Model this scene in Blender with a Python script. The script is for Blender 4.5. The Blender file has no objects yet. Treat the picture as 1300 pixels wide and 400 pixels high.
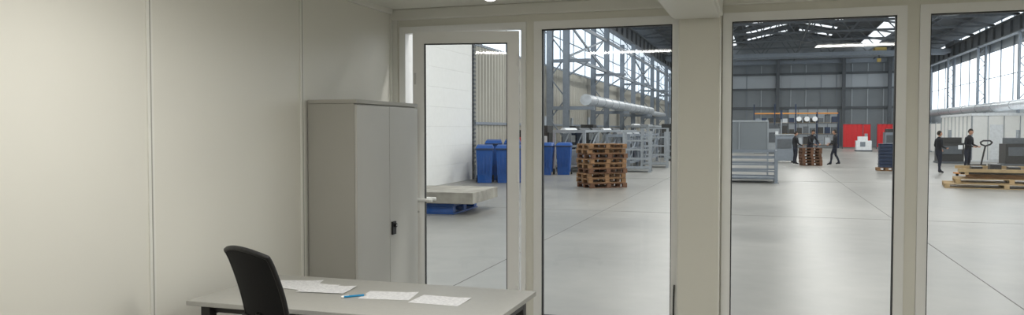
import bpy, bmesh, math, random
from mathutils import Vector, Matrix
random.seed(7)
S=bpy.context.scene
C=S.collection
S.view_settings.view_transform='Standard'

# ------------------------------------------------------------------ materials
def mat(name,col,rough=0.6,metal=0.0,var=0.06,scale=6.0,spec=0.4,bump=0.0,col2=None,emit=0,stretch=None):
    m=bpy.data.materials.new(name); m.use_nodes=True
    n=m.node_tree.nodes; l=m.node_tree.links
    b=n['Principled BSDF']
    b.inputs['Roughness'].default_value=rough
    b.inputs['Metallic'].default_value=metal
    b.inputs['Specular IOR Level'].default_value=spec
    tc=n.new('ShaderNodeTexCoord'); no=n.new('ShaderNodeTexNoise'); no.inputs['Scale'].default_value=scale
    no.inputs['Detail'].default_value=5
    if stretch:
        mp=n.new('ShaderNodeMapping'); mp.inputs['Scale'].default_value=stretch
        l.new(tc.outputs['Object'],mp.inputs['Vector']); l.new(mp.outputs['Vector'],no.inputs['Vector'])
    else: l.new(tc.outputs['Object'],no.inputs['Vector'])
    cr=n.new('ShaderNodeValToRGB')
    c2=col2 or tuple(min(1,c*(1+var)) for c in col)
    c1=tuple(c*(1-var) for c in col)
    cr.color_ramp.elements[0].position=0.3; cr.color_ramp.elements[1].position=0.7
    cr.color_ramp.elements[0].color=(*c1,1); cr.color_ramp.elements[1].color=(*c2,1)
    l.new(no.outputs['Fac'],cr.inputs['Fac']); l.new(cr.outputs['Color'],b.inputs['Base Color'])
    if bump:
        bp=n.new('ShaderNodeBump'); bp.inputs['Strength'].default_value=bump; bp.inputs['Distance'].default_value=0.01
        l.new(no.outputs['Fac'],bp.inputs['Height']); l.new(bp.outputs['Normal'],b.inputs['Normal'])
    if emit:
        b.inputs['Emission Color'].default_value=(*col,1); b.inputs['Emission Strength'].default_value=emit
    return m
def srgb(r,g,b):
    f=lambda c:(c/255/12.92) if c/255<=0.04045 else ((c/255+0.055)/1.055)**2.4
    return (f(r),f(g),f(b))
M={}
M['wall']=mat('office_wall_paint',srgb(225,223,214),0.42,var=0.012,scale=1.5,spec=0.3)
M['wallf']=mat('window_wall_paint',srgb(228,226,216),0.5,var=0.012,scale=1.5,spec=0.3)
M['ceil']=mat('office_ceiling_paint',srgb(230,229,221),0.6,var=0.01)
M['trim']=mat('trim_white',srgb(230,229,222),0.4,var=0.01)
M['frame']=mat('pvc_white',srgb(243,243,241),0.3,var=0.01)
M['gasket']=mat('gasket_black',(0.03,0.03,0.03),0.6)
M['ofloor']=mat('office_linoleum',srgb(150,148,142),0.4,var=0.05,scale=20)
M['cabside']=mat('cabinet_grey',srgb(170,168,160),0.45,var=0.01)
M['cabdoor']=mat('cabinet_door_grey',srgb(192,191,186),0.4,var=0.01)
M['dark']=mat('black_plastic',(0.012,0.012,0.013),0.5)
M['meshfab']=mat('mesh_fabric_black',(0.01,0.01,0.012),0.85,scale=300,var=0.5)
M['desk']=mat('desk_laminate_grey',srgb(174,173,168),0.45,var=0.03,scale=40)
M['deskleg']=mat('desk_leg_dark',srgb(60,60,60),0.4)
M['steel']=mat('bright_steel',(0.6,0.6,0.6),0.3,metal=0.9)
M['wood']=mat('pallet_wood',srgb(142,108,76),0.8,var=0.3,scale=3,bump=0.2,stretch=(1,1,4))
M['woodred']=mat('pallet_wood_red',srgb(108,76,56),0.8,var=0.3,scale=3)
M['woodlt']=mat('fresh_wood',srgb(178,154,116),0.75,var=0.15,scale=4)
M['blue']=mat('bin_blue',srgb(34,82,152),0.45,var=0.08)
M['bluedk']=mat('blue_dark',srgb(45,58,82),0.5,var=0.2)
M['sgrey']=mat('steel_blue_grey',srgb(130,138,147),0.5,var=0.08)
M['sgreylt']=mat('galvanised_steel',srgb(158,164,169),0.45,metal=0.2,var=0.1)
M['sdark']=mat('steel_dark',srgb(92,97,102),0.6,var=0.12)
M['roof']=mat('roof_sheet_dark',srgb(84,89,94),0.8,var=0.15)
M['siding']=mat('siding_beige_grey',srgb(172,169,159),0.6,var=0.06,scale=0.6)
M['white']=mat('white_panel',srgb(240,240,236),0.5,var=0.02)
M['bwall']=mat('end_wall_grey',srgb(134,140,144),0.7,var=0.08,scale=0.5)
M['bwallband']=mat('end_wall_light_band',srgb(182,188,193),0.7,var=0.05,scale=0.5)
M['slab']=mat('concrete_slab',srgb(160,156,146),0.8,var=0.25,scale=3,bump=0.3)
M['red']=mat('red_curtain',srgb(205,45,50),0.5,var=0.05)
M['orange']=mat('orange_beam',srgb(205,140,75),0.5)
M['yellow']=mat('yellow_hoist',srgb(190,165,90),0.5)
M['wrap']=mat('white_wrap',srgb(232,235,237),0.35,var=0.08,scale=8)
M['foil']=mat('silver_foil_wrap',srgb(205,210,215),0.28,metal=0.45,var=0.12,scale=5,bump=0.8)
M['glow']=mat('daylight_glazing',srgb(222,234,245),0.5,var=0.03,scale=0.4,emit=1.1)
M['glow2']=mat('daylight_glazing_bright',srgb(230,238,245),0.5,var=0.03,scale=0.4,emit=2.2)
M['sky']=mat('skylight_glazing',srgb(235,240,245),0.5,var=0.02,emit=1.3)
M['lampm']=mat('lamp_diffuser',(1,0.97,0.9),0.5,var=0,emit=4)
M['joint']=mat('floor_joint',srgb(112,110,106),0.9)
M['skin']=mat('skin',srgb(196,150,125),0.55)
M['hair']=mat('hair_dark',(0.02,0.015,0.01),0.7)
M['shirtb']=mat('black_workwear',(0.014,0.015,0.02),0.85,scale=20)
M['trou']=mat('dark_trousers',srgb(38,42,55),0.85,scale=20)
M['eye']=mat('eye_white',(0.8,0.8,0.8),0.3)
M['lip']=mat('lip',srgb(160,95,85),0.5)
M['pen']=mat('pen_blue',srgb(40,140,190),0.3)
M['rubber']=mat('rubber_black',(0.02,0.02,0.02),0.8)

def paper_mat():
    m=bpy.data.materials.new('printed_paper'); m.use_nodes=True
    n=m.node_tree.nodes; l=m.node_tree.links; b=n['Principled BSDF']; b.inputs['Roughness'].default_value=0.7
    tc=n.new('ShaderNodeTexCoord'); w=n.new('ShaderNodeTexWave'); w.wave_type='BANDS'; w.bands_direction='Y'
    w.inputs['Scale'].default_value=22; w.inputs['Distortion'].default_value=0
    no=n.new('ShaderNodeTexNoise'); no.inputs['Scale'].default_value=45
    l.new(tc.outputs['Object'],w.inputs['Vector']); l.new(tc.outputs['Object'],no.inputs['Vector'])
    mu=n.new('ShaderNodeMath'); mu.operation='MULTIPLY'; l.new(w.outputs['Fac'],mu.inputs[0]); l.new(no.outputs['Fac'],mu.inputs[1])
    cr=n.new('ShaderNodeValToRGB'); cr.color_ramp.elements[0].position=0.36; cr.color_ramp.elements[1].position=0.52
    cr.color_ramp.elements[0].color=(0.84,0.84,0.85,1); cr.color_ramp.elements[1].color=(0.5,0.5,0.53,1)
    l.new(mu.outputs[0],cr.inputs['Fac']); l.new(cr.outputs['Color'],b.inputs['Base Color'])
    return m
M['paper']=paper_mat()
def glass_mat():
    m=bpy.data.materials.new('window_glass'); m.use_nodes=True
    n=m.node_tree.nodes; l=m.node_tree.links
    for x in list(n): n.remove(x)
    o=n.new('ShaderNodeOutputMaterial'); t=n.new('ShaderNodeBsdfTransparent'); t.inputs['Color'].default_value=(0.97,0.985,0.98,1)
    g=n.new('ShaderNodeBsdfGlossy'); g.inputs['Roughness'].default_value=0.02
    mx=n.new('ShaderNodeMixShader'); mx.inputs[0].default_value=0.04
    l.new(t.outputs[0],mx.inputs[1]); l.new(g.outputs[0],mx.inputs[2]); l.new(mx.outputs[0],o.inputs[0])
    return m
M['glass']=glass_mat()
def floor_mat():
    m=bpy.data.materials.new('polished_concrete'); m.use_nodes=True
    n=m.node_tree.nodes; l=m.node_tree.links; b=n['Principled BSDF']
    tc=n.new('ShaderNodeTexCoord')
    a=n.new('ShaderNodeTexNoise'); a.inputs['Scale'].default_value=0.3; a.inputs['Detail'].default_value=6; a.inputs['Roughness'].default_value=0.55
    c=n.new('ShaderNodeTexNoise'); c.inputs['Scale'].default_value=3; c.inputs['Detail'].default_value=4
    l.new(tc.outputs['Object'],a.inputs['Vector']); l.new(tc.outputs['Object'],c.inputs['Vector'])
    mh=n.new('ShaderNodeMix'); mh.data_type='FLOAT'; mh.inputs[0].default_value=0.25
    l.new(a.outputs['Fac'],mh.inputs[2]); l.new(c.outputs['Fac'],mh.inputs[3])
    cr=n.new('ShaderNodeValToRGB')
    cr.color_ramp.elements[0].position=0.36; cr.color_ramp.elements[1].position=0.66
    cr.color_ramp.elements[0].color=(*srgb(128,127,122),1); cr.color_ramp.elements[1].color=(*srgb(152,150,144),1)
    l.new(mh.outputs[0],cr.inputs['Fac']); l.new(cr.outputs['Color'],b.inputs['Base Color'])
    rr=n.new('ShaderNodeMapRange'); rr.inputs['To Min'].default_value=0.28; rr.inputs['To Max'].default_value=0.42
    l.new(a.outputs['Fac'],rr.inputs['Value']); l.new(rr.outputs[0],b.inputs['Roughness'])
    b.inputs['Specular IOR Level'].default_value=0.45
    return m
M['floor']=floor_mat()

# ------------------------------------------------------------------ mesh builder
class MB:
    def __init__(s): s.v=[];s.f=[];s.m=[];s.mats=[];s.sm=[]
    def mi(s,k):
        if k not in s.mats: s.mats.append(k)
        return s.mats.index(k)
    def add(s,vs,fs,k,smooth=False,T=None):
        o=len(s.v); i=s.mi(k)
        for p in vs:
            p=Vector(p)
            if T: p=T@p
            s.v.append(p)
        for f in fs: s.f.append([o+a for a in f]); s.m.append(i); s.sm.append(smooth)
    def box(s,x0,x1,y0,y1,z0,z1,k,T=None):
        vs=[(x0,y0,z0),(x1,y0,z0),(x1,y1,z0),(x0,y1,z0),(x0,y0,z1),(x1,y0,z1),(x1,y1,z1),(x0,y1,z1)]
        s.add(vs,[(0,3,2,1),(4,5,6,7),(0,1,5,4),(1,2,6,5),(2,3,7,6),(3,0,4,7)],k,T=T)
    def beam(s,p,q,w,h,k,T=None):
        p=Vector(p);q=Vector(q);d=(q-p);L=d.length;d.normalize()
        up=Vector((0,0,1)) if abs(d.z)<0.95 else Vector((0,1,0))
        a=d.cross(up).normalized(); b=a.cross(d).normalized()
        vs=[]
        for e in (p,q):
            for i,j in((-1,-1),(1,-1),(1,1),(-1,1)): vs.append(e+a*i*w/2+b*j*h/2)
        s.add(vs,[(0,3,2,1)[::-1],(4,5,6,7)[::-1],(0,1,5,4)[::-1],(1,2,6,5)[::-1],(2,3,7,6)[::-1],(3,0,4,7)[::-1]],k,T=T)
    def cyl(s,p,q,r,k,n=14,r2=None,T=None):
        p=Vector(p);q=Vector(q);d=(q-p).normalized(); r2=r if r2 is None else r2
        up=Vector((0,0,1)) if abs(d.z)<0.95 else Vector((0,1,0))
        a=d.cross(up).normalized(); b=a.cross(d).normalized()
        vs=[p+(a*math.cos(t)+b*math.sin(t))*r for t in [2*math.pi*i/n for i in range(n)]]
        vs+=[q+(a*math.cos(t)+b*math.sin(t))*r2 for t in [2*math.pi*i/n for i in range(n)]]
        s.add(vs,[(i,i+n,(i+1)%n+n,(i+1)%n) for i in range(n)],k,True,T)
        s.add(vs[:n],[tuple(range(n))],k,False,T); s.add(vs[n:],[tuple(range(n))[::-1]],k,False,T)
    def tube(s,pts,r,k,n=8,closed=False,T=None):
        m=len(pts); rng=range(m if closed else m-1)
        for i in rng:
            s.cyl(pts[i],pts[(i+1)%m],r,k,n,T=T)
    def sph(s,c,rx,ry,rz,k,nu=16,nv=10,T=None,fn=None):
        vs=[];fs=[];c=Vector(c)
        for j in range(nv+1):
            th=math.pi*j/nv
            for i in range(nu):
                ph=2*math.pi*i/nu
                p=Vector((rx*math.sin(th)*math.cos(ph),ry*math.sin(th)*math.sin(ph),rz*math.cos(th)))
                if fn: p=fn(p)
                vs.append(c+p)
        for j in range(nv):
            for i in range(nu):
                fs.append((j*nu+i,(j+1)*nu+i,(j+1)*nu+(i+1)%nu,j*nu+(i+1)%nu))
        s.add(vs,fs,k,True,T)
    def obj(s,name,loc=(0,0,0),rz=0,bevel=0,parent=None):
        me=bpy.data.meshes.new(name); me.from_pydata([tuple(v) for v in s.v],[],s.f); 
        for k in s.mats: me.materials.append(M[k])
        for p,i,sm in zip(me.polygons,s.m,s.sm): p.material_index=i; p.use_smooth=sm
        bm=bmesh.new(); bm.from_mesh(me); bmesh.ops.recalc_face_normals(bm,faces=bm.faces); bm.to_mesh(me); bm.free()
        me.update()
        o=bpy.data.objects.new(name,me); C.objects.link(o); o.location=loc; o.rotation_euler=(0,0,rz)
        if bevel:
            b=o.modifiers.new('bevel','BEVEL'); b.width=bevel; b.segments=2; b.limit_method='ANGLE'
        if parent: o.parent=parent
        return o
def Tm(x,y,z,rz=0,rx=0,ry=0): return Matrix.Translation((x,y,z))@Matrix.Rotation(rz,4,'Z')@Matrix.Rotation(ry,4,'Y')@Matrix.Rotation(rx,4,'X')

XL=-3.27; YW=6.6; ZC=2.8; XR=2.75; YB=-1.6
HF=-0.10   # hall floor level
# ------------------------------------------------------------------ office shell
b=MB(); b.box(XL-0.1,XR+0.1,YB-0.1,YW+0.1,HF,0,'ofloor'); b.obj('floor')
b=MB(); b.box(XL-0.1,XR+0.1,YB-0.1,YW+0.1,ZC,ZC+0.12,'ceil'); b.obj('ceiling')
b=MB(); b.box(XL-0.1,XL,YB-0.1,YW+0.1,0,ZC,'wall'); b.obj('wall_left')
b=MB(); b.box(XR,XR+0.1,YB-0.1,YW+0.1,0,ZC,'wall'); b.obj('wall_right')
b=MB(); b.box(XL,XR,YB-0.1,YB,0,ZC,'wall'); b.obj('wall_back')
for i,y in enumerate((5.10,3.58,2.06,0.54,-0.98)):
    b=MB()
    w=0.022
    b.box(XL,XL+0.010,y-w,y+w,0,ZC,'trim'); b.box(XL+0.010,XL+0.013,y-0.004,y+0.004,0,ZC,'cabside')
    b.obj('trim_%d'%(i+1),bevel=0.003)
b=MB(); b.box(XL,XL+0.015,YW-0.05,YW-0.013,0,ZC,'trim'); b.box(XL,XL+0.06,YW-0.012,YW,0,ZC,'trim'); b.obj('trim_6')
b=MB(); b.box(XL,XL+0.03,YB,YW-0.05,ZC-0.045,ZC,'trim'); b.obj('trim_7')
b=MB(); b.box(XL,XL+0.012,YB,YW-0.06,0,0.07,'trim'); b.obj('baseboard_left')
W0=[( -3.19,-1.98),(-1.91,-0.655),(-0.325,1.02),(1.105,2.45)]
ZT=2.64
b=MB()
xs=[XL]+[v for w in W0 for v in w]+[XR]
for i in range(0,len(xs),2): b.box(xs[i],xs[i+1],YW,YW+0.1,0,ZT,'wallf')
b.box(XL,XR,YW,YW+0.1,ZT,ZC,'wallf')
b.obj('wall_front')
b=MB(); b.box(-0.665,-0.335,YW-0.13,YW,0,ZC,'wallf'); b.obj('pillar',bevel=0.012)
b=MB(); b.box(-0.72,-0.32,YB,YW-0.14,2.60,ZC,'ceil'); b.box(-0.70,-0.34,YB,YW-0.15,2.585,2.60,'trim'); b.obj('ceiling_beam',bevel=0.008)
b=MB(); b.box(XL,XR,YW-0.035,YW,2.70,ZC,'trim'); b.obj('trim_8',bevel=0.01)
b=MB(); b.tube([(-0.70,YW-0.025,0.0),(-0.70,YW-0.03,0.28),(-0.695,YW-0.03,0.42)],0.006,'dark'); b.obj('power_cable')
def framed(b,x0,x1,z0,z1,fw,y0,y1,gap=0.0,kf='frame'):
    b.box(x0,x0+fw,y0,y1,z0,z1,kf); b.box(x1-fw,x1,y0,y1,z0,z1,kf)
    b.box(x0+fw,x1-fw,y0,y1,z1-fw,z1,kf); b.box(x0+fw,x1-fw,y0,y1,z0,z0+fw,kf)
    g=0.008
    X0,X1,Z0,Z1=x0+fw,x1-fw,z0+fw,z1-fw
    ym=(y0+y1)/2
    for (a,c,d,e) in ((X0,X0+g,Z0,Z1),(X1-g,X1,Z0,Z1),(X0+g,X1-g,Z0,Z0+g),(X0+g,X1-g,Z1-g,Z1)):
        b.box(a,c,y0+0.012,y1-0.012,d,e,'gasket')
    b.add([(X0,ym,Z0),(X1,ym,Z0),(X1,ym,Z1),(X0,ym,Z1)],[(0,1,2,3)],'glass')
for i,(x0,x1) in enumerate(W0[1:]):
    b=MB(); framed(b,x0+0.001,x1-0.001,0.001,ZT-0.001,0.07,YW-0.015,YW+0.06)
    b.obj('window_%d'%(i+1))
dx0,dx1=W0[0]
b=MB(); b.box(dx0+.001,dx0+0.06,YW-0.015,YW+0.07,0.021,ZT-0.06,'frame'); b.box(dx1-0.045,dx1-.001,YW-0.015,YW+0.07,0.021,ZT-0.06,'frame'); b.box(dx0+.001,dx1-.001,YW-0.015,YW+0.07,ZT-0.06,ZT-.001,'frame')
b.box(dx0+0.001,dx1-0.001,YW+0.0,YW+0.07,0.001,0.02,'steel')
pd=bpy.data.objects.new('door_1',None); C.objects.link(pd)
b.obj('door_frame',parent=pd)
lw=0.935
b=MB(); framed(b,-lw,0,0.02,2.555,0.1,-0.06,0.0)
for sy in (-1,1):
    y=-0.06 if sy<0 else 0.0
    b.box(-lw+0.03,-lw+0.065,y+min(0,sy*0.008),y+max(0,sy*0.008),0.93,1.17,'frame')
    b.cyl((-lw+0.048,y,1.09),(-lw+0.048,y+sy*0.055,1.09),0.012,'frame')
    b.cyl((-lw+0.048,y+sy*0.05,1.09),(-lw+0.18,y+sy*0.05,1.085),0.014,'frame')
    b.cyl((-lw+0.048,y,0.98),(-lw+0.048,y+sy*0.012,0.98),0.01,'steel')
for za,zb in ((1.45,1.56),(0.3,0.4),(2.1,2.2)): b.box(-lw+0.012,-lw+0.03,-0.064,-0.06,za,zb,'steel')
b.box(-lw-0.002,-lw,-0.045,-0.02,0.9,1.2,'steel')
b.box(-lw-0.002,-lw,-0.045,-0.02,1.55,1.65,'steel')
for z in (0.3,1.3,2.3): b.cyl((-0.005,-0.07,z-0.05),(-0.005,-0.07,z+0.05),0.012,'frame')
leaf=b.obj('door_leaf',loc=(-2.035,YW-0.025,0),rz=math.radians(11),parent=pd)

def lamp(name,x,y,p,lx=1.2,ly=0.3,col=(1,0.985,0.945)):
    b=MB(); b.box(x-lx/2,x+lx/2,y-ly/2,y+ly/2,ZC-0.045,ZC,'frame'); b.box(x-lx/2+.02,x+lx/2-.02,y-ly/2+.02,y+ly/2-.02,ZC-0.05,ZC-0.045,'lampm')
    o=b.obj(name)
    l=bpy.data.lights.new(name+'_light','AREA'); l.shape='RECTANGLE'; l.size=lx; l.size_y=ly; l.energy=p; l.color=col
    lo=bpy.data.objects.new('tube_light',l); lo.location=(x,y,ZC-0.06); C.objects.link(lo); lo.parent=o
lamp('ceiling_lamp',-1.7,2.7,42)
lamp('ceiling_lamp',1.2,2.7,46)
b=MB(); b.cyl((0,0,0),(0,0,-0.03),0.07,'frame',20); b.sph((0,0,-0.03),0.055,0.055,0.03,'lampm'); b.obj('downlight',loc=(-2.12,6.05,ZC))  # small round ceiling downlight near the door

# ------------------------------------------------------------------ cabinet
b=MB()
cx0,cx1,cy0,cy1=XL+0.02,-2.84,5.15,6.21
b.box(cx0,cx1-0.021,cy0,cy1,0.061,1.895,'cabside'); b.box(cx0+0.02,cx1-0.04,cy0+0.02,cy1-0.02,0,0.06,'dark')
b.box(cx0,cx1,cy0-0.004,cy1+0.004,1.896,1.925,'cabside')
ym=(cy0+cy1)/2
for y0,y1 in((cy0+0.003,ym-0.003),(ym+0.003,cy1-0.003)):
    b.box(cx1-0.02,cx1,y0,y1,0.105,1.885,'cabdoor')
b.box(cx1-0.019,cx1-0.012,ym-0.002,ym+0.002,0.11,1.88,'dark')
b.box(cx1,cx1+0.014,ym+0.02,ym+0.085,0.86,0.965,'dark'); b.cyl((cx1+0.014,ym+0.05,0.935),(cx1+0.035,ym+0.05,0.935),0.016,'dark'); b.cyl((cx1+0.03,ym+0.05,0.935),(cx1+0.036,ym+0.05,0.935),0.009,'steel')
b.obj('storage_cabinet',bevel=0.003)

# ------------------------------------------------------------------ desk
b=MB(); x0,x1,y0,y1=-3.06,-1.27,3.60,4.44
b.box(x0,x1,y0,y1,0.722,0.75,'desk')
for x in (x0+0.05,x1-0.11):
    b.box(x,x+0.06,y0+0.06,y0+0.12,0,0.722,'deskleg'); b.box(x,x+0.06,y1-0.1,y1-0.04,0,0.722,'deskleg')
    b.box(x,x+0.06,y0+0.12,y1-0.1,0.66,0.722,'deskleg'); b.box(x,x+0.06,y0+0.12,y1-0.1,0.02,0.06,'deskleg')
b.box(x0+0.11,x1-0.11,y1-0.09,y1-0.07,0.35,0.70,'deskleg')
b.box(x0+0.11,x1-0.11,y0+0.1,y0+0.14,0.67,0.722,'deskleg')
b.obj('desk',bevel=0.003)
def sheet(name,x,y,r,z=0.7505,w=0.297,h=0.21):
    b=MB(); n=8; vs=[];fs=[]
    for j in range(n+1):
        for i in range(n+1):
            px=(i/n-.5)*w; py=(j/n-.5)*h
            vs.append((px,py,0.0008+0.004*max(0,(i/n-.75))*max(0,(j/n-.5))*8))
    for j in range(n):
        for i in range(n): a=j*(n+1)+i; fs.append((a,a+1,a+n+2,a+n+1))
    b.add(vs,fs,'paper',True); o=b.obj(name,loc=(x,y,z),rz=r)
    return o
sheet('paper_sheet',-2.75,4.20,0.25); sheet('paper_sheet',-2.61,4.14,-0.12,0.752); sheet('paper_sheet',-2.47,4.10,0.12,0.754)
sheet('paper_sheet',-2.04,4.06,0.15); sheet('paper_sheet',-1.71,4.03,-0.02)
b=MB(); b.cyl((-.06,0,0),(.055,0,0),0.006,'pen',10); b.cyl((.055,0,0),(.07,0,0),0.005,'steel',10,0.001); b.cyl((-.075,0,0),(-.06,0,0),0.0062,'frame',10); b.box(-.07,-.03,-.0015,.0015,.005,.008,'frame')
b.obj('pen',loc=(-2.21,3.965,0.757),rz=0.75)

# ------------------------------------------------------------------ office chair (local: faces +Y)
def chair():
    root=bpy.data.objects.new('office_chair',None); C.objects.link(root)
    b=MB()
    W=0.39;nx=12;nz=16;z0=0.56;z1=1.13
    rec=math.radians(13)
    def P(u,v,off=0):
        wid=W/2*(0.88+0.12*math.sin(math.pi*min(1,v*1.1+0.05)*0.62)) 
        x=u*wid
        z=z0+(z1-z0)*v - (0.03*u*u if v>0.9 else 0)*(v-0.9)/0.1
        y=-0.22-0.03*(1-u*u)*1.0 -(z-z0)*math.tan(rec)+0.035*math.sin(math.pi*v)*1.0+off
        return Vector((x,y,z))
    for off in (0,-0.008):
        vs=[P(-1+2*i/nx,j/nz,off) for j in range(nz+1) for i in range(nx+1)]
        b.add(vs,[(j*(nx+1)+i,j*(nx+1)+i+1,(j+1)*(nx+1)+i+1,(j+1)*(nx+1)+i) for j in range(nz) for i in range(nx)],'meshfab',True)
    loop=[P(-1+2*i/nx,0) for i in range(nx+1)]+[P(1,j/nz) for j in range(1,nz+1)]+[P(1-2*i/nx,1) for i in range(1,nx+1)]+[P(-1,1-j/nz) for j in range(1,nz)]
    b.tube(loop,0.012,'dark',10,True)
    for p in loop: b.sph(p,0.012,0.012,0.012,'dark',8,6)
    b.tube([P(-0.98+0.49*i,0.35,-0.02) for i in range(5)],0.010,'dark')
    b.tube([(0,-0.27,0.8),(0,-0.26,0.6),(0,-0.22,0.45),(0,-0.05,0.41)],0.025,'dark',10)
    b.obj('backrest',parent=root)
    b=MB()
    def seat(p):
        e=0.5
        sx=abs(p.x/0.245)**e*0.245*(1 if p.x>0 else -1); sy=abs(p.y/0.235)**e*0.235*(1 if p.y>0 else -1)
        return Vector((sx,sy,p.z))
    b.sph((0,0.02,0.47),0.245,0.235,0.045,'meshfab',24,10,fn=seat)
    b.box(-0.12,0.12,-0.1,0.12,0.40,0.43,'dark')
    b.cyl((0,0,0.1),(0,0,0.40),0.025,'dark'); b.cyl((0,0,0.08),(0,0,0.2),0.04,'dark')
    for i in range(5):
        a=2*math.pi*i/5+0.3; d=Vector((math.cos(a),math.sin(a),0))
        b.beam(d*0.02+Vector((0,0,.11)),d*0.3+Vector((0,0,.075)),0.05,0.03,'dark')
        c=d*0.3; t=Vector((-d.y,d.x,0))
        b.cyl(c+Vector((0,0,.03))-t*.03,c+Vector((0,0,.03))-t*.008,0.03,'rubber'); b.cyl(c+Vector((0,0,.03))+t*.008,c+Vector((0,0,.03))+t*.03,0.03,'rubber')
        b.cyl(c+Vector((0,0,.03)),c+Vector((0,0,.08)),0.01,'dark')
    b.obj('seat_and_base',parent=root)
    return root
ch=chair(); phi=math.radians(66); ch.rotation_euler=(0,0,phi-math.pi/2)
d=Vector((math.cos(phi),math.sin(phi),0)); ch.location=Vector((-2.40,3.195,0))+d*0.38

# ------------------------------------------------------------------ hall shell
HX0,HX1,HY0,HY1=-10.2,16.0,-8.0,92.0
b=MB(); b.box(HX0,HX1,HY0,HY1,HF-0.3,HF,'floor'); b.obj('floor_hall')
b=MB()
for x in (-9.3,-3.4,2.5,8.4,14.3): b.box(x-0.006,x+0.006,HY0,HY1,HF,HF+0.002,'joint')
for y in range(4,92,12): b.box(HX0,HX1,y-0.006+1.3,y+0.006+1.3,HF,HF+0.002,'joint')
b.obj('floor_joints')
def corr(name,y0,y1,x,z0,z1,k,sgn=1,p=0.35,dep=0.06):
    b=MB(); vs=[]; y=y0; prof=[(0,0),(0.35,0),(0.5,1),(0.85,1)]
    pts=[]
    while y<y1:
        for a,h in prof: pts.append((y+a*p,x+sgn*h*dep))
        y+=p
    for yy,xx in pts: vs+= [(xx,yy,z0),(xx,yy,z1)]
    b.add(vs,[(2*i,2*i+2,2*i+3,2*i+1) for i in range(len(pts)-1)],k)
    return b
DY=27.2
b=corr('x',DY,92,HX0+0.002,HF,4.8,'siding'); b.box(HX0-0.05,HX0,HY0,HY1,HF,4.8,'siding')
b.box(HX0,HX0+0.09,DY,92,HF,0.35,'bwall'); b.box(HX0,HX0+0.1,DY,92,1.9,2.0,'sgrey')
b.box(HX0-0.1,HX0-0.051,HY0,HY1,4.8,9.6,'sdark')
b.obj('wall_hall_left')
b=MB(); b.box(HX0+0.001,HX0+0.02,HY0,HY1,4.85,9.4,'glow')
y=HY0
while y<HY1:
    b.box(HX0+0.02,HX0+0.06,y-0.03,y+0.03,4.85,9.4,'sgrey'); y+=3
for z in (4.85,6.4,7.9): b.box(HX0+0.02,HX0+0.06,HY0,HY1,z,z+0.05,'sgrey')
b.obj('window_4')
b=MB(); 
for i in range(8): b.box(HX0+0.01,HX0+0.07,14.0,DY-.3,HF+i*0.64,HF+i*0.64+0.637,'white')
b.box(HX0+.01,HX0+0.10,DY-.25,DY-.13,HF,5.04,'sdark'); 
for i in range(34): b.box(HX0+0.12,HX0+0.15,DY-.3,DY-.12,HF+i*0.15,HF+i*0.15+0.07,'sdark')
b.box(HX0+.01,HX0+0.14,13.9,DY-.1,5.05,5.25,'siding')
b.obj('door_2')
b=MB()
b.box(HX1,HX1+0.1,HY0,HY1,HF,9.6,'bwallband')
b.obj('wall_hall_right')
b=MB(); b.box(HX1-0.02,HX1-0.001,HY0,HY1,3.6,7.4,'glow2'); b.box(HX1-0.02,HX1-0.001,HY0,HY1,8.6,9.5,'glow2')
y=HY0
while y<HY1:
    b.box(HX1-0.09,HX1-0.02,y-0.04,y+0.04,3.6,9.5,'sgrey'); y+=3
for z in (3.6,5.5,7.4): b.box(HX1-0.07,HX1-0.02,HY0,HY1,z,z+0.05,'sgrey')
b.obj('window_5')
b=MB(); b.box(HX0,HX1,HY1,HY1+0.1,HF,13,'bwall')
b.box(HX0,HX1,HY1-0.05,HY1,6.3,7.7,'bwallband'); b.box(HX0,HX1,HY1-0.2,HY1-.051,7.7,7.95,'sdark'); b.box(HX0,HX1,HY1-0.2,HY1-.051,6.1,6.3,'sdark'); b.box(HX0,HX1,HY1-0.21,HY1-.051,4.0,4.25,'sdark'); b.box(HX0,HX1,HY1-0.3,HY1,8.9,9.3,'sgrey')
x=HX0+0.5
while x<HX1: b.box(x,x+0.08,HY1-0.1,HY1,HF,8.8,'sgrey' if int(x)%2 else 'bwallband'); x+=1.55
b.box(2.5,7.5,HY1-0.12,HY1,HF,3.98,'bwallband'); 
for i in range(6): b.box(2.5+i,2.55+i,HY1-0.16,HY1-0.1,HF,3.98,'sdark')
for xx in (-4.8,1.2,7.9,12.4): b.box(xx,xx+0.35,HY1-0.7,HY1-0.35,HF,10,'sdark')
b.obj('wall_hall_end')
b=MB(); b.box(HX0,HX1,HY0-0.1,HY0,HF,13,'bwall'); b.obj('wall_hall_rear')
XM=(HX0+HX1)/2; ZE=9.6; ZR=12.4
def zr(x): return ZE+(ZR-ZE)*(1-abs(x-XM)/(XM-HX0))
b=MB()
b.add([(HX0,HY0,ZE),(XM,HY0,ZR),(XM,HY1,ZR),(HX0,HY1,ZE)],[(0,1,2,3)],'roof'); b.add([(XM,HY0,ZR),(HX1,HY0,ZE),(HX1,HY1,ZE),(XM,HY1,ZR)],[(0,1,2,3)],'roof')
for i in range(1,16):
    x=HX0+(HX1-HX0)*i/16; b.beam((x,HY0,zr(x)-0.12),(x,HY1,zr(x)-0.12),0.1,0.16,'sdark')
for (xa,xb) in ((-4.5,-3.0),(9.5,11.2)):
    b.add([(xa,HY0,zr(xa)-0.03),(xb,HY0,zr(xb)-0.03),(xb,HY1,zr(xb)-0.03),(xa,HY1,zr(xa)-0.03)],[(0,1,2,3)],'sky')
y=10
while y<90:
    for xa,xb in ((-1.8,2.2),(3.4,6.6)):
        b.add([(xa,y,zr(xa)-0.03),(xb,y,zr(xb)-0.03),(xb,y+1.3,zr(xb)-0.03),(xa,y+1.3,zr(xa)-0.03)],[(0,1,2,3)],'sky')
    y+=6
b.obj('roof_hall')
b=MB(); y=6.0
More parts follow.
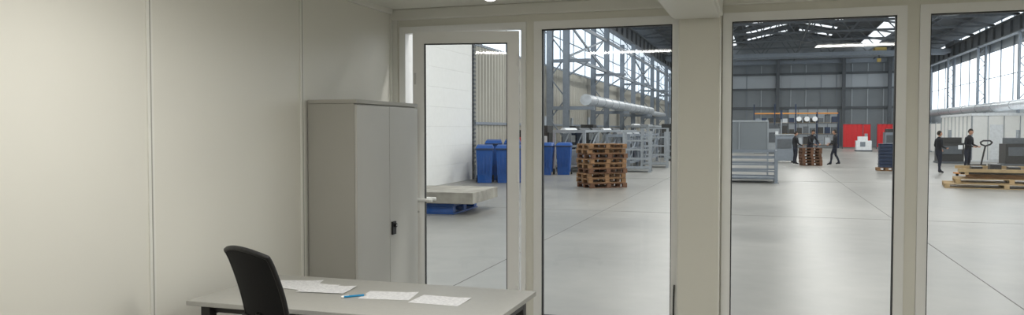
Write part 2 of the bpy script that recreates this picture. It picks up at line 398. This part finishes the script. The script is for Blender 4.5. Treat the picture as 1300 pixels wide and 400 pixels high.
while y<91:
    zb=9.35
    b.beam((HX0,y,zb),(HX1,y,zb),0.14,0.16,'sdark')
    b.beam((HX0,y,ZE-0.25),(XM,y,ZR-0.25),0.14,0.16,'sdark'); b.beam((XM,y,ZR-0.25),(HX1,y,ZE-0.25),0.14,0.16,'sdark')
    n=16
    for i in range(n):
        xa=HX0+(HX1-HX0)*i/n; xb=HX0+(HX1-HX0)*(i+1)/n
        if i%2==0: b.beam((xa,y,zb),(xb,y,zr(xb)-0.25),0.08,0.08,'sdark')
        else: b.beam((xa,y,zr(xa)-0.25),(xb,y,zb),0.08,0.08,'sdark')
    y+=6
for x in (-5,3,11): b.beam((x,HY0,9.3),(x,HY1,9.3),0.08,0.1,'sdark')
b.obj('roof_truss')
b=MB()
for x in (-9.1,15.1):
    b.box(x-0.2,x+0.2,HY0+.1,HY1-1,8.75,8.85,'sdark'); b.box(x-0.2,x+0.2,HY0+.1,HY1-1,7.81,7.9,'sdark'); b.box(x-0.04,x+0.04,HY0+.1,HY1-1,7.9,8.75,'sdark')
    y=0
    while y<90: b.box(x-0.18,x+0.18,y,y+0.03,7.9,8.75,'sdark'); y+=2
b.obj('crane_girder')
b=MB(); y=6.3
while y<90:
    b.box(15.0,15.12,y,y+0.3,HF,7.8,'sgrey'); b.box(15.5,15.62,y,y+0.3,HF,9.5,'sgrey')
    z=0
    while z<7.5:
        b.beam((15.06,y+0.15,z),(15.56,y+0.15,z+0.6),0.05,0.05,'sgrey'); b.beam((15.56,y+0.15,z+0.6),(15.06,y+0.15,z+1.2),0.05,0.05,'sgrey'); z+=1.2
    y+=10
b.obj('lattice_column_row')
b=MB(); y=36.3
while y<90:
    for x in (-9.75,-8.95):
        b.box(x-0.14,x+0.14,y-0.02,y+0.0,HF,7.8,'sgrey'); b.box(x-0.14,x+0.14,y+0.22,y+0.24,HF,7.8,'sgrey'); b.box(x-0.02,x+0.02,y,y+0.22,HF,7.8,'sgrey')
        b.box(x-0.2,x+0.2,y-0.1,y+0.32,HF,HF+0.04,'sgrey')
    z=0.2
    while z<7.0:
        b.beam((-9.75,y+0.1,z),(-8.95,y+0.1,z+1.0),0.06,0.06,'sgrey'); b.beam((-8.95,y+0.1,z+1.0),(-9.75,y+0.1,z+2.0),0.06,0.06,'sgrey'); z+=2.0
    b.box(-9.75,-7.6,y+0.02,y+0.2,2.65,2.82,'sgrey'); b.box(-9.75,-7.8,y+0.02,y+0.2,4.9,5.05,'sgrey'); b.beam((-8.95,y+0.1,4.2),(-7.9,y+0.1,4.9),0.07,0.07,'sgrey')
    y+=10
for z in (5.1,6.9): b.box(-9.05,-8.9,36.3,90,z,z+0.16,'sgrey')
for y in (36.3,56.3,76.3):
    b.beam((-9,y,5.1),(-9,y+10,7.0),0.09,0.09,'sgrey'); b.beam((-9,y,7.0),(-9,y+10,5.1),0.09,0.09,'sgrey')
b.obj('lattice_column_row')
b=MB(); b.box(-8.8,14.8,74.0,74.35,8.15,8.5,'sgrey'); b.box(-8.8,14.8,75.6,75.95,8.15,8.5,'sgrey')
for x in (-9.1,15.1): b.box(x-0.25,x+0.25,73.2,76.7,8.86,9.1,'sdark')
b.box(9.0,9.9,74.2,75.7,8.5,8.8,'yellow'); b.cyl((9.4,74.9,7.9),(9.4,74.9,8.5),0.03,'dark'); b.box(9.25,9.55,74.75,75.05,7.6,7.9,'yellow')
b.obj('bridge_crane')
b=MB(); b.cyl((-8.0,36.4,3.12),(-8.0,58.8,3.12),0.26,'foil',18); b.cyl((-8.65,47,3.05),(-8.65,72,3.05),0.2,'foil',14)
for y in range(38,58,2): b.cyl((-8,y,3.12),(-8,y+0.08,3.12),0.27,'sgreylt',18)
b.cyl((-8.0,36.36,3.12),(-8.0,36.4,3.12),0.27,'foil',18)
b.obj('wrapped_pipe_bundle')
b=MB(); b.cyl((14.2,20,3.2),(14.2,90,3.2),0.3,'foil',16)
for y in range(22,90,4): b.cyl((14.2,y,3.2),(14.2,y+0.1,3.2),0.32,'sgreylt',14); b.beam((14.2,y,3.2),(15.1,y,3.2),0.05,0.05,'sdark')
b.obj('ventilation_duct')

for y in (9.5,20,31,42,53,66,80):  # added fill lamps in invented housings, topping up the hall daylight
    for x in (-4.5,3,10.5):
        b=MB(); b.cyl((0,0,0),(0,0,0.25),0.45,'sdark',16,0.15); b.cyl((0,0,0.25),(0,0,0.9),0.02,'sdark',6); o=b.obj('hall_fill_lamp',loc=(x,y,8.55))
        l=bpy.data.lights.new('hall_fill','AREA'); l.shape='DISK'; l.size=0.85; l.energy=350; l.color=(1,0.99,0.96)
        lo=bpy.data.objects.new('fill_light',l); C.objects.link(lo); lo.location=(0,0,-0.02); lo.parent=o

# ------------------------------------------------------------------ pallets
def pallet(b,T,L=1.2,W=0.8,k='wood',nb=5):
    bw=min(0.145,W/nb*0.82)
    for i in range(nb):
        y=-W/2+bw/2+(W-bw)*i/(nb-1); b.box(-L/2,L/2,y-bw/2,y+bw/2,0.122,0.144,k,T)
    for x in (-L/2+0.07,0,L/2-0.07):
        b.box(x-0.07,x+0.07,-W/2,W/2,0.1,0.122,k,T)
        for y in (-W/2+0.05,0,W/2-0.05): b.box(x-0.07,x+0.07,y-0.05,y+0.05,0.022,0.1,k,T)
    for y in (-W/2+0.05,0,W/2-0.05): b.box(-L/2,L/2,y-0.05,y+0.05,0,0.022,k,T)
b=MB()
for i in range(9):
    T=Tm(random.uniform(-.04,.04),random.uniform(-.04,.04),i*0.153,random.uniform(-.06,.06))
    pallet(b,T,1.28,0.95,'wood' if i%3 else 'woodred')
b.obj('pallet_stack',loc=(-4.88,24.6,HF),rz=math.radians(38))
b=MB()
for i in range(6): pallet(b,Tm(random.uniform(-.03,.03),0,i*0.15,random.uniform(-.05,.05)),0.95,0.8,'woodred')
b.obj('pallet_stack',loc=(2.25,42.7,HF),rz=0.2)
b=MB()
pallet(b,Tm(0,0,0),3.3,1.5,'woodlt',6)
pallet(b,Tm(0.15,0.1,0.15),3.0,1.4,'woodlt',6)
b.box(-1.0,1.5,-0.4,0.5,0.30,0.42,'wood'); 
for i in range(7): b.cyl((-1.2,-0.5+i*0.15,0.47),(1.6,-0.5+i*0.15,0.47),0.04,'deskleg',10)
b.box(-1.1,-1.0,-0.65,0.6,0.42,0.56,'woodlt'); b.box(0.9,1.0,-0.65,0.6,0.42,0.56,'woodlt')
b.box(-1.3,1.7,-0.68,-0.6,0.5,0.60,'woodlt'); b.box(-1.3,1.7,.55,.63,0.56,0.66,'woodlt')
for i in range(5): b.box(-.9+i*.5,-.6+i*.5,-.3,.4,.52,.66+.08*(i%2),'deskleg')
b.obj('timber_pallet_load',loc=(7.1,27.9,HF),rz=math.radians(-8))

b=MB(); pallet(b,Tm(0,0,0),0.8,0.6,'wood')
for i in range(7):
    z=0.15+i*0.15; b.box(-0.3,0.3,-0.25,0.25,z,z+0.12,'bluedk'); b.box(-0.33,0.33,-0.28,0.28,z+0.12,z+0.145,'bluedk')
b.obj('crate_stack',loc=(5.15,38.2,HF),bevel=0.01)

b=MB(); b.box(-1.9,1.9,-0.95,0.95,0.24,0.48,'slab')
for x in (-1.3,-0.1,1.1):
    b.box(x-0.35,x+0.35,-0.85,0.85,0.17,0.24,'blue')
    for y in (-0.75,0,0.75): b.box(x-0.32,x+0.32,y-0.1,y+0.1,0.03,0.17,'blue')
    b.box(x-0.35,x+0.35,-0.85,0.85,0,0.03,'blue')
b.obj('concrete_slab_on_supports',loc=(-7.75,16.3,HF),bevel=0.01,rz=0.05)

def wbin(loc,r,sc=1.0):
    b=MB()
    b.add([(-.24,-.3,.1),(.24,-.3,.1),(.24,.3,.1),(-.24,.3,.1),(-.29,-.38,1.15),(.29,-.38,1.15),(.29,.38,1.15),(-.29,.38,1.15)],[(0,3,2,1),(4,5,6,7),(0,1,5,4),(1,2,6,5),(2,3,7,6),(3,0,4,7)],'blue')
    b.box(-.31,.31,-.42,.41,1.13,1.18,'bluedk')
    b.add([(-.31,-.42,1.18),(.31,-.42,1.18),(.31,.42,1.18),(-.31,.42,1.18),(-.26,-.3,1.27),(.26,-.3,1.27),(.26,.36,1.30),(-.26,.36,1.30)],[(4,5,6,7),(0,1,5,4),(1,2,6,5),(2,3,7,6),(3,0,4,7)],'blue')
    b.cyl((-.28,.46,1.18),(.28,.46,1.18),.02,'blue')
    for x in(-.3,.25): b.cyl((x,.3,.12),(x+.05,.3,.12),.12,'rubber',16)
    for x in (-.18,-.06,.06,.18): b.box(x-.015,x+.015,-.37,-.33,.3,1.1,'blue')
    b.box(-.24,.24,-.3,-.22,0,.1,'blue')
    o=b.obj('wheelie_bin',loc=loc,rz=r,bevel=0.008); o.scale=(1,1,sc)
wbin((-9.12,25.45,HF),0.32); wbin((-8.46,25.66,HF),0.28); wbin((-7.8,25.9,HF),0.3); wbin((-9.3,26.9,HF),0.3,1.12); wbin((-8.65,27.1,HF),0.3,1.12); wbin((-8.35,30.6,HF),0.1); wbin((-7.7,31.0,HF),0.15)

def frame_rack(name,loc,L,W,H,bays,k='sgrey',rz=0,t=.06):
    b=MB()
    for i in range(bays+1):
        y=L*i/bays
        for x in (0,W): b.box(x-t,x+t,y-t,y+t,0,H,k); b.box(x-.13,x+.13,y-.13,y+.13,0,.02,k)
        b.box(t,W-t,y-.05,y+.05,H-.12,H,k); b.box(t,W-t,y-.03,y+.03,.25,.33,k)
        if i<bays:
            for x in (0,W):
                b.beam((x,y,.3),(x,y+L/bays,H-.1),.05,.05,k)
            b.box(.2,W-.2,y+.4,y+L/bays-.5,.34,.34+random.uniform(.3,.8),random.choice(['deskleg','sdark','bluedk','sgrey']))
            b.cyl((.3,y+.3,H-.02),(.3,y+L/bays-.3,H-.02),.12,random.choice(['sgreylt','wrap','sdark']),12)
    for x in (0,W):
        for z in (.25,H*0.55,H-.1): b.box(x-.045,x+.045,t,L-t,z,z+.1,k)
    return b.obj(name,loc=loc,rz=rz)
frame_rack('steel_work_frame',(-8.5,32.5,HF),14,1.3,1.8,5,'sgreylt')
frame_rack('steel_work_frame',(-6.9,36.0,HF),10,1.0,1.6,4,'sgrey')
frame_rack('steel_work_frame',(-8.3,50,HF),16,1.3,2.1,5,'sgreylt')
def stillage(name,loc,w,d,h,rz,rails=4,k='sgreylt',bars=True):
    b=MB()
    for x in (0,w):
        for y in (0,d): b.box(x-.05,x+.05,y-.05,y+.05,0,h,k); b.box(x-.09,x+.09,y-.09,y+.09,0,.02,k)
    for i in range(rails+1):
        z=.15+(h-.2)*i/rails
        b.box(.04,w-.04,-.02,.02,z,z+.05,k); b.box(.04,w-.04,d-.02,d+.02,z,z+.05,k); b.box(-.02,.02,.04,d-.04,z,z+.05,k); b.box(w-.02,w+.02,.04,d-.04,z,z+.05,k)
    b.box(.02,w-.02,.02,d-.02,.12,.148,k)
    n=int(w/.3)
    if bars:
        for i in range(1,n): b.box(w*i/n-.012,w*i/n+.012,-.012,.012,.15,h,k); 
    return b.obj(name,loc=loc,rz=rz)
stillage('steel_stillage',(-5.7,33.5,HF),1.1,1.2,1.75,0.1)
stillage('steel_stillage',(-5.6,38.0,HF),1.2,1.4,1.9,0.1)
stillage('steel_stillage',(-5.5,46.5,HF),1.4,2.0,1.7,0.0)
def machine(name,x,y,w,h,k,k2='deskleg'):
    b=MB(); b.box(-w/2,w/2,0,1.2,0.1,h,k); b.box(-w/2+.1,w/2-.1,.1,1,h,h+.3,k2); b.cyl((0,.5,h+.3),(0,.5,h+.7),.08,'sgreylt'); b.box(-w/2-.05,w/2+.05,-.05,1.25,0,.1,'sdark')
    b.box(-w/2+.12,w/2-.12,-.03,0,h*.45,h*.85,'sdark'); b.box(w/2-.3,w/2-.08,-.06,-.03,h*.7,h*.9,'wrap')
    b.obj(name,loc=(x,y,HF),bevel=0.02)
machine('workshop_machine',-9.35,33.5,.7,1.7,'deskleg'); machine('workshop_machine',-9.3,38.5,.8,1.7,'bluedk'); machine('workshop_machine',-9.3,42.5,.9,1.8,'sdark')
machine('workshop_machine',-9.4,31.2,.8,1.5,'red','dark'); machine('workshop_machine',-5.9,52,1.2,1.9,'deskleg'); machine('workshop_machine',-5.4,62,1.2,1.6,'woodred')
machine('workshop_machine',-4.6,70,1.6,2.0,'sgrey'); machine('workshop_machine',9.6,47.5,1.2,1.1,'deskleg'); machine('workshop_machine',12.2,45.2,1.3,1.1,'deskleg','sdark')
machine('workshop_machine',0.2,63,1.8,1.9,'sgreylt','sdark'); machine('workshop_machine',10.6,74,1.5,1.6,'sgrey')

stillage('sheet_metal_stillage',(-1.5,28.0,HF),1.9,1.5,1.1,0.0,4,bars=False,k='sgrey')
b=MB()
b.box(-1.2,0.70,0.03,.06,.95,2.09,'bwall'); b.box(-1.2,.75,0,1.0,2.1,2.15,'bwallband'); b.box(.71,.74,.09,.91,.95,2.09,'bwall')
for x in (-1.2,.7): b.box(x,x+.06,.0,.06,0,2.1,'sgreylt'); b.box(x,x+.06,.92,.98,0,2.1,'sgreylt')
for z in (.3,.6): b.box(-1.14,.7,0,.05,z,z+.06,'sgreylt')
b.box(-1.19,.69,-.03,0.02,.95,1.0,'sgreylt'); b.box(-.3,-.25,-.02,.02,1.0,2.09,'sgreylt')
b.obj('sheet_metal_hopper',loc=(-0.6,30.2,HF),bevel=0.005)
b=MB()
b.box(0,.95,0,.9,.1,1.5,'sgrey'); b.box(.1,.85,-.03,0,.8,1.3,'sdark'); b.box(-.03,.98,-.03,.93,1.5,1.56,'sgreylt')
for x in (.02,.85): b.box(x,x+.08,0,.9,0,.1,'dark')
b.cyl((.3,.4,1.56),(.3,.4,2.4),.03,'sgreylt'); b.cyl((.3,.4,2.4),(.3,.4,2.9),.06,'bluedk')
b.obj('control_cabinet',loc=(0.6,46,HF),bevel=0.01)

b=MB()
for i in range(5):
    x=-1+i*2.0
    for y in (0,1): b.box(x-.05,x+.05,y-.05,y+.05,0,4.4 if i<3 else 3.6,'bluedk')
    if i<4:
        for z in (.2,1.3,2.4,3.4):
            b.box(x+.05,x+1.95,-.04,.04,z,z+.12,'orange' if z>3 else 'sdark'); b.box(x+.05,x+1.95,.96,1.04,z,z+.12,'sdark'); b.box(x+.05,x+1.95,0.05,.95,z+.12,z+.14,'woodlt')
            for j in range(3):
                h=random.uniform(.4,.8); kk=random.choice(['sgrey','deskleg','bluedk','sdark','bwallband','deskleg'])
                if z<3.3 : b.box(x+.12+j*.63,x+.6+j*.63,.1,.9,z+.14,z+.14+h,kk)
for i in range(3): b.cyl((3.3+i*.75,-.1,2.9),(3.3+i*.75,1.1,2.9),.25,'wrap',16)
b.obj('storage_rack',loc=(0,84,HF))
def screen(loc,w,rz):
    b=MB()
    for x in (0,w): b.cyl((x,0,0),(x,0,2.4),.03,'sdark',8); b.box(x-.03,x+.03,-.3,.3,0,.04,'sdark')
    b.cyl((0,0,2.38),(w,0,2.38),.025,'sdark',8)
    n=int(w/.12); vs=[]
    for i in range(n+1): vs+=[(w*i/n,.04*math.sin(i*1.9),.15),(w*i/n,.04*math.sin(i*1.9),2.35)]
    b.add(vs,[(2*i,2*i+2,2*i+3,2*i+1) for i in range(n)],'red',True)
    b.obj('welding_screen',loc=loc,rz=rz)
screen((7.2,82,HF),1.8,0.0); screen((10.2,82,HF),2.2,0.0); screen((9.2,85,HF),0.8,0.0)
b=MB(); b.box(-.6,.6,-.4,.4,.1,.9,'wrap'); b.box(-.45,.3,-.3,.3,.9,1.25,'wrap'); b.cyl((.2,0,.9),(.2,0,1.5),.12,'sgreylt'); b.box(-.65,.65,-.45,.45,0,.1,'sdark'); b.box(-.3,.1,-.43,-.4,.4,.8,'sgrey')
b.obj('white_machine',loc=(8.0,72.5,HF),bevel=0.03)
b=MB(); b.box(0,3.2,0,8,.1,2.6,'white'); b.box(-.05,3.25,-.05,8.05,2.6,2.75,'wrap'); b.box(-.03,3.23,-.03,8.03,0,.1,'wrap')
for i in range(9): b.box(-.03,0,i*.99-.0,i*.99+.05,.1,2.6,'sgreylt')
for i in range(5): b.box(i*.79,i*.79+.04,-.03,0,.1,2.6,'sgreylt')
b.box(.9,1.55,-.04,0,.12,2.1,'wrap'); b.obj('site_cabin',loc=(11.2,50.5,HF),bevel=0.005)
b=MB()
for i in range(7):
    b.box(0,.08,i*2.0+.05,i*2+1.95,.1,2.3,'white'); b.box(-.03,.11,i*2-.05,i*2+.05,0,2.4,'sgreylt')
b.obj('partition_screen_row',loc=(13.0,60,HF))

b=MB()
for x in (-.2,.2): b.box(x-.08,x+.08,0,1.15,.08,.13,'orange'); b.cyl((x-.04,1.0,.04),(x+.04,1.0,.04),.04,'rubber')
b.box(-.28,.28,-.12,0,.08,.5,'deskleg'); b.cyl((-.1,-.2,.1),(-.03,-.2,.1),.1,'rubber'); b.cyl((.03,-.2,.1),(.1,-.2,.1),.1,'rubber'); b.cyl((0,-.2,.15),(0,-.2,.45),.06,'deskleg')
b.cyl((0,-.22,.4),(0,-.5,1.2),.03,'deskleg')
b.tube([(0,-.5,1.2),(-.17,-.53,1.26),(-.22,-.56,1.34),(-.12,-.58,1.40),(.12,-.58,1.40),(.22,-.56,1.34),(.17,-.53,1.26)],.03,'deskleg',8,True)
b.obj('pallet_jack',loc=(7.75,34.0,HF),rz=0.3)

# ------------------------------------------------------------------ people
def person(name,loc,rz,pose,shirt='shirtb',tro='trou',scale=1.0):
    J=dict(pel=(0,0,.96,.145,.105),sp=(0,0,1.12,.135,.1),ch=(0,0,1.30,.165,.115),nb=(0,0,1.45,.085,.075),nk=(0,.015,1.54,.055,.055))
    lean=pose.get('lean',0.0)
    def L(p):
        x,y,z=p[:3]; dz=z-.96
        return (x,y+dz*math.sin(lean),.96+dz*math.cos(lean))
    verts=[];rad=[];edges=[];idx={}
    def V(n,p,rx,ry): idx[n]=len(verts); verts.append(p); rad.append((rx,ry))
    for n in ('pel','sp','ch','nb','nk'): V(n,L(J[n]),J[n][3],J[n][4])
    edges+=[('pel','sp'),('sp','ch'),('ch','nb'),('nb','nk')]
    for s,sd in ((-1,'L'),(1,'R')):
        V('sh'+sd,L((s*.185,0,1.41)),.07,.07)
        el=pose.get('el'+sd,(s*.25,-.03,1.13)); wr=pose.get('wr'+sd,(s*.25,.06,.88)); 
        V('ua'+sd,tuple((Vector(L((s*.185,0,1.41)))+Vector(el))/2),.056,.056)
        V('el'+sd,el,.046,.046); V('wr'+sd,wr,.031,.026)
        dv=(Vector(wr)-Vector(el)).normalized(); pm=Vector(wr)+dv*.06
        V('pm'+sd,tuple(pm),.026,.036)
        edges+=[('ch','sh'+sd),('sh'+sd,'ua'+sd),('ua'+sd,'el'+sd),('el'+sd,'wr'+sd),('wr'+sd,'pm'+sd)]
        kn=pose.get('kn'+sd,(s*.11,.02,.51)); an=pose.get('an'+sd,(s*.115,-.02,.10))
        V('hp'+sd,(s*.095,0,.88),.1,.1); V('kn'+sd,kn,.062,.062); V('cf'+sd,tuple(Vector(kn)*.6+Vector(an)*.4+Vector((0,-.02,0))),.058,.058)
        V('an'+sd,an,.042,.042); V('to'+sd,(an[0]+s*.02,an[1]+.17,max(.04,an[2]-.06)),.042,.036)
        V('he'+sd,(an[0],an[1]-.03,max(.04,an[2]-.06)),.038,.036)
        edges+=[('pel','hp'+sd),('hp'+sd,'kn'+sd),('kn'+sd,'cf'+sd),('cf'+sd,'an'+sd),('an'+sd,'to'+sd),('an'+sd,'he'+sd)]
    E=[(idx[a],idx[c]) for a,c in edges]; roots=[0]
    for s,sd in ((-1,'L'),(1,'R')):
        wr=Vector(verts[idx['wr'+sd]]); pm=Vector(verts[idx['pm'+sd]]); dv=(pm-wr).normalized()
        side=Vector((0,1,0))-dv*dv.y
        if side.length<.2: side=Vector((0,0,1))-dv*dv.z
        side.normalize(); inn=dv.cross(side)*(1 if s<0 else -1)
        for k,(o,ln) in enumerate(((.03,.068),(.01,.076),(-.01,.07),(-.028,.055))):
            base=pm+side*o; i0=len(verts)
            verts.append(tuple(base)); verts.append(tuple(base+dv*ln*.55+inn*.004)); verts.append(tuple(base+dv*ln*.95+inn*.022))
            rad+=[(.0095,.0095),(.0085,.0085),(.007,.007)]; E+=[(i0,i0+1),(i0+1,i0+2)]; roots.append(i0)
        base=wr+dv*.03+side*.025; i0=len(verts)
        verts.append(tuple(base)); verts.append(tuple(base+side*.025+dv*.025)); verts.append(tuple(base+side*.035+dv*.058+inn*.01)); rad+=[(.012,.012),(.01,.01),(.008,.008)]
        E+=[(i0,i0+1),(i0+1,i0+2)]; roots.append(i0)
    me=bpy.data.meshes.new(name+'_skel'); me.from_pydata(verts,E,[]); 
    o=bpy.data.objects.new(name+'_skel',me); C.objects.link(o)
    sk=o.modifiers.new('skin','SKIN'); sk.use_smooth_shade=True
    sd_=me.skin_vertices[0].data
    for i,r in enumerate(rad): sd_[i].radius=r; sd_[i].use_root=(i in roots)
    sub=o.modifiers.new('sub','SUBSURF'); sub.levels=1; sub.render_levels=1
    dg=bpy.context.evaluated_depsgraph_get(); dg.update()
    bme=bpy.data.meshes.new_from_object(o.evaluated_get(dg))
    wrs=[(Vector(verts[idx['wr'+k]]),(Vector(verts[idx['wr'+k]])-Vector(verts[idx['el'+k]])).normalized()) for k in 'LR']
    nbv=Vector(verts[idx['nb']]); 
    bpy.data.objects.remove(o)
    root=bpy.data.objects.new(name,None); C.objects.link(root)
    root.location=loc; root.rotation_euler=(0,0,rz); root.scale=(scale,)*3
    bme.materials.clear()
    for k in (shirt,tro,'skin','dark'): bme.materials.append(M[k])
    for p in bme.polygons:
        c=p.center; m=0
        hand=any((c-w).dot(dv)>-.01 and (c-w).length<.22 for w,dv in wrs)
        if hand: m=2
        elif c.z<.11: m=3
        elif c.z<.96 and abs(c.x)<.24 and not any((c-w).length<.28 and abs(c.x)>.19 for w,dv in wrs): m=1
        elif c.z>nbv.z+.06: m=2
        p.material_index=m; p.use_smooth=True
    bo=bpy.data.objects.new('body',bme); C.objects.link(bo); bo.parent=root
    hc=Vector(L((0,.03,1.645)))
    T=Matrix.Translation(hc)@Matrix.Rotation(pose.get('yaw',0),4,'Z')@Matrix.Rotation(-pose.get('nod',0)-lean*.6,4,'X')
    b=MB()
    def hd(p):
        if p.z<0: f=1-.32*(-p.z/.12); p.x*=f; p.y=p.y*(1-.12*(-p.z/.12))+.012*(-p.z/.12)
        return p
    b.sph((0,0,0),.076,.096,.12,'skin',20,14,T=T,fn=hd)
    b.sph((0,.098,-.01),.011,.018,.022,'skin',8,6,T=T); b.beam((0,.09,.025),(0,.1,-.01),.016,.016,'skin',T=T)
    for s in (-1,1):
        b.sph((s*.028,.083,.012),.012,.009,.008,'eye',8,6,T=T); b.sph((s*.028,.09,.012),.005,.004,.005,'dark',6,5,T=T)
        b.sph((s*.076,-.005,0),.009,.018,.03,'skin',8,6,T=T); b.beam((s*.045,.085,.032),(s*.015,.093,.034),.006,.006,'hair',T=T)
    b.sph((0,.088,-.052),.024,.008,.007,'lip',8,6,T=T)
    def hr(p):
        if p.y>0.02: p.z=max(p.z,.055)
        elif p.z<0: p.z=max(p.z,-.05)
        return p
    b.sph((0,-.008,.008),.082,.1,.122,'hair',20,14,T=T,fn=hr)
    b.obj('head',parent=root)
    return root
person('man_standing',(6.9,36.5,HF),-math.pi/2+.3,dict(wrR=(.2,.2,1.05),elR=(.27,-.02,1.12),wrL=(-.2,.18,.98),knL=(-.11,.1,.52),anL=(-.11,.12,.1)),scale=1.0)
person('man_standing',(8.2,37.6,HF),-2.3,dict(lean=.12,nod=.2,wrR=(.18,.33,1.05),elR=(.27,.05,1.13),wrL=(-.16,.33,1.05),elL=(-.27,.05,1.13)),scale=1.05)
person('man_walking',(3.43,43.1,HF),math.pi/2-.2,dict(knL=(-.1,.14,.53),anL=(-.1,.18,.11),knR=(.1,-.02,.52),anR=(.1,-.2,.14),wrR=(.17,.26,1.08),elR=(.26,.0,1.12),wrL=(-.17,.26,1.02)),scale=1.03)
person('man_bending',(2.3,44.6,HF),-2.4,dict(lean=.3,nod=.3,wrR=(.18,.5,1.0),elR=(.27,.3,1.1),wrL=(-.16,.5,1.0),elL=(-.27,.3,1.1)),scale=1.05)
person('man_standing',(1.55,43.6,HF),-1.2,dict(nod=.3,wrR=(.18,.3,1.0),elR=(.27,.05,1.12)),scale=0.98)

w=bpy.data.worlds.new('world'); S.world=w; w.use_nodes=True
w.node_tree.nodes['Background'].inputs[0].default_value=(0.75,0.85,1,1); w.node_tree.nodes['Background'].inputs[1].default_value=0.8
cd=bpy.data.cameras.new('camera'); cd.sensor_width=36; cd.lens=27.7; cd.clip_end=300; cd.clip_start=0.05
co=bpy.data.objects.new('camera',cd); C.objects.link(co); co.location=(0,0,1.7); co.rotation_euler=(math.radians(88.0),0,math.radians(17.74)); S.camera=co
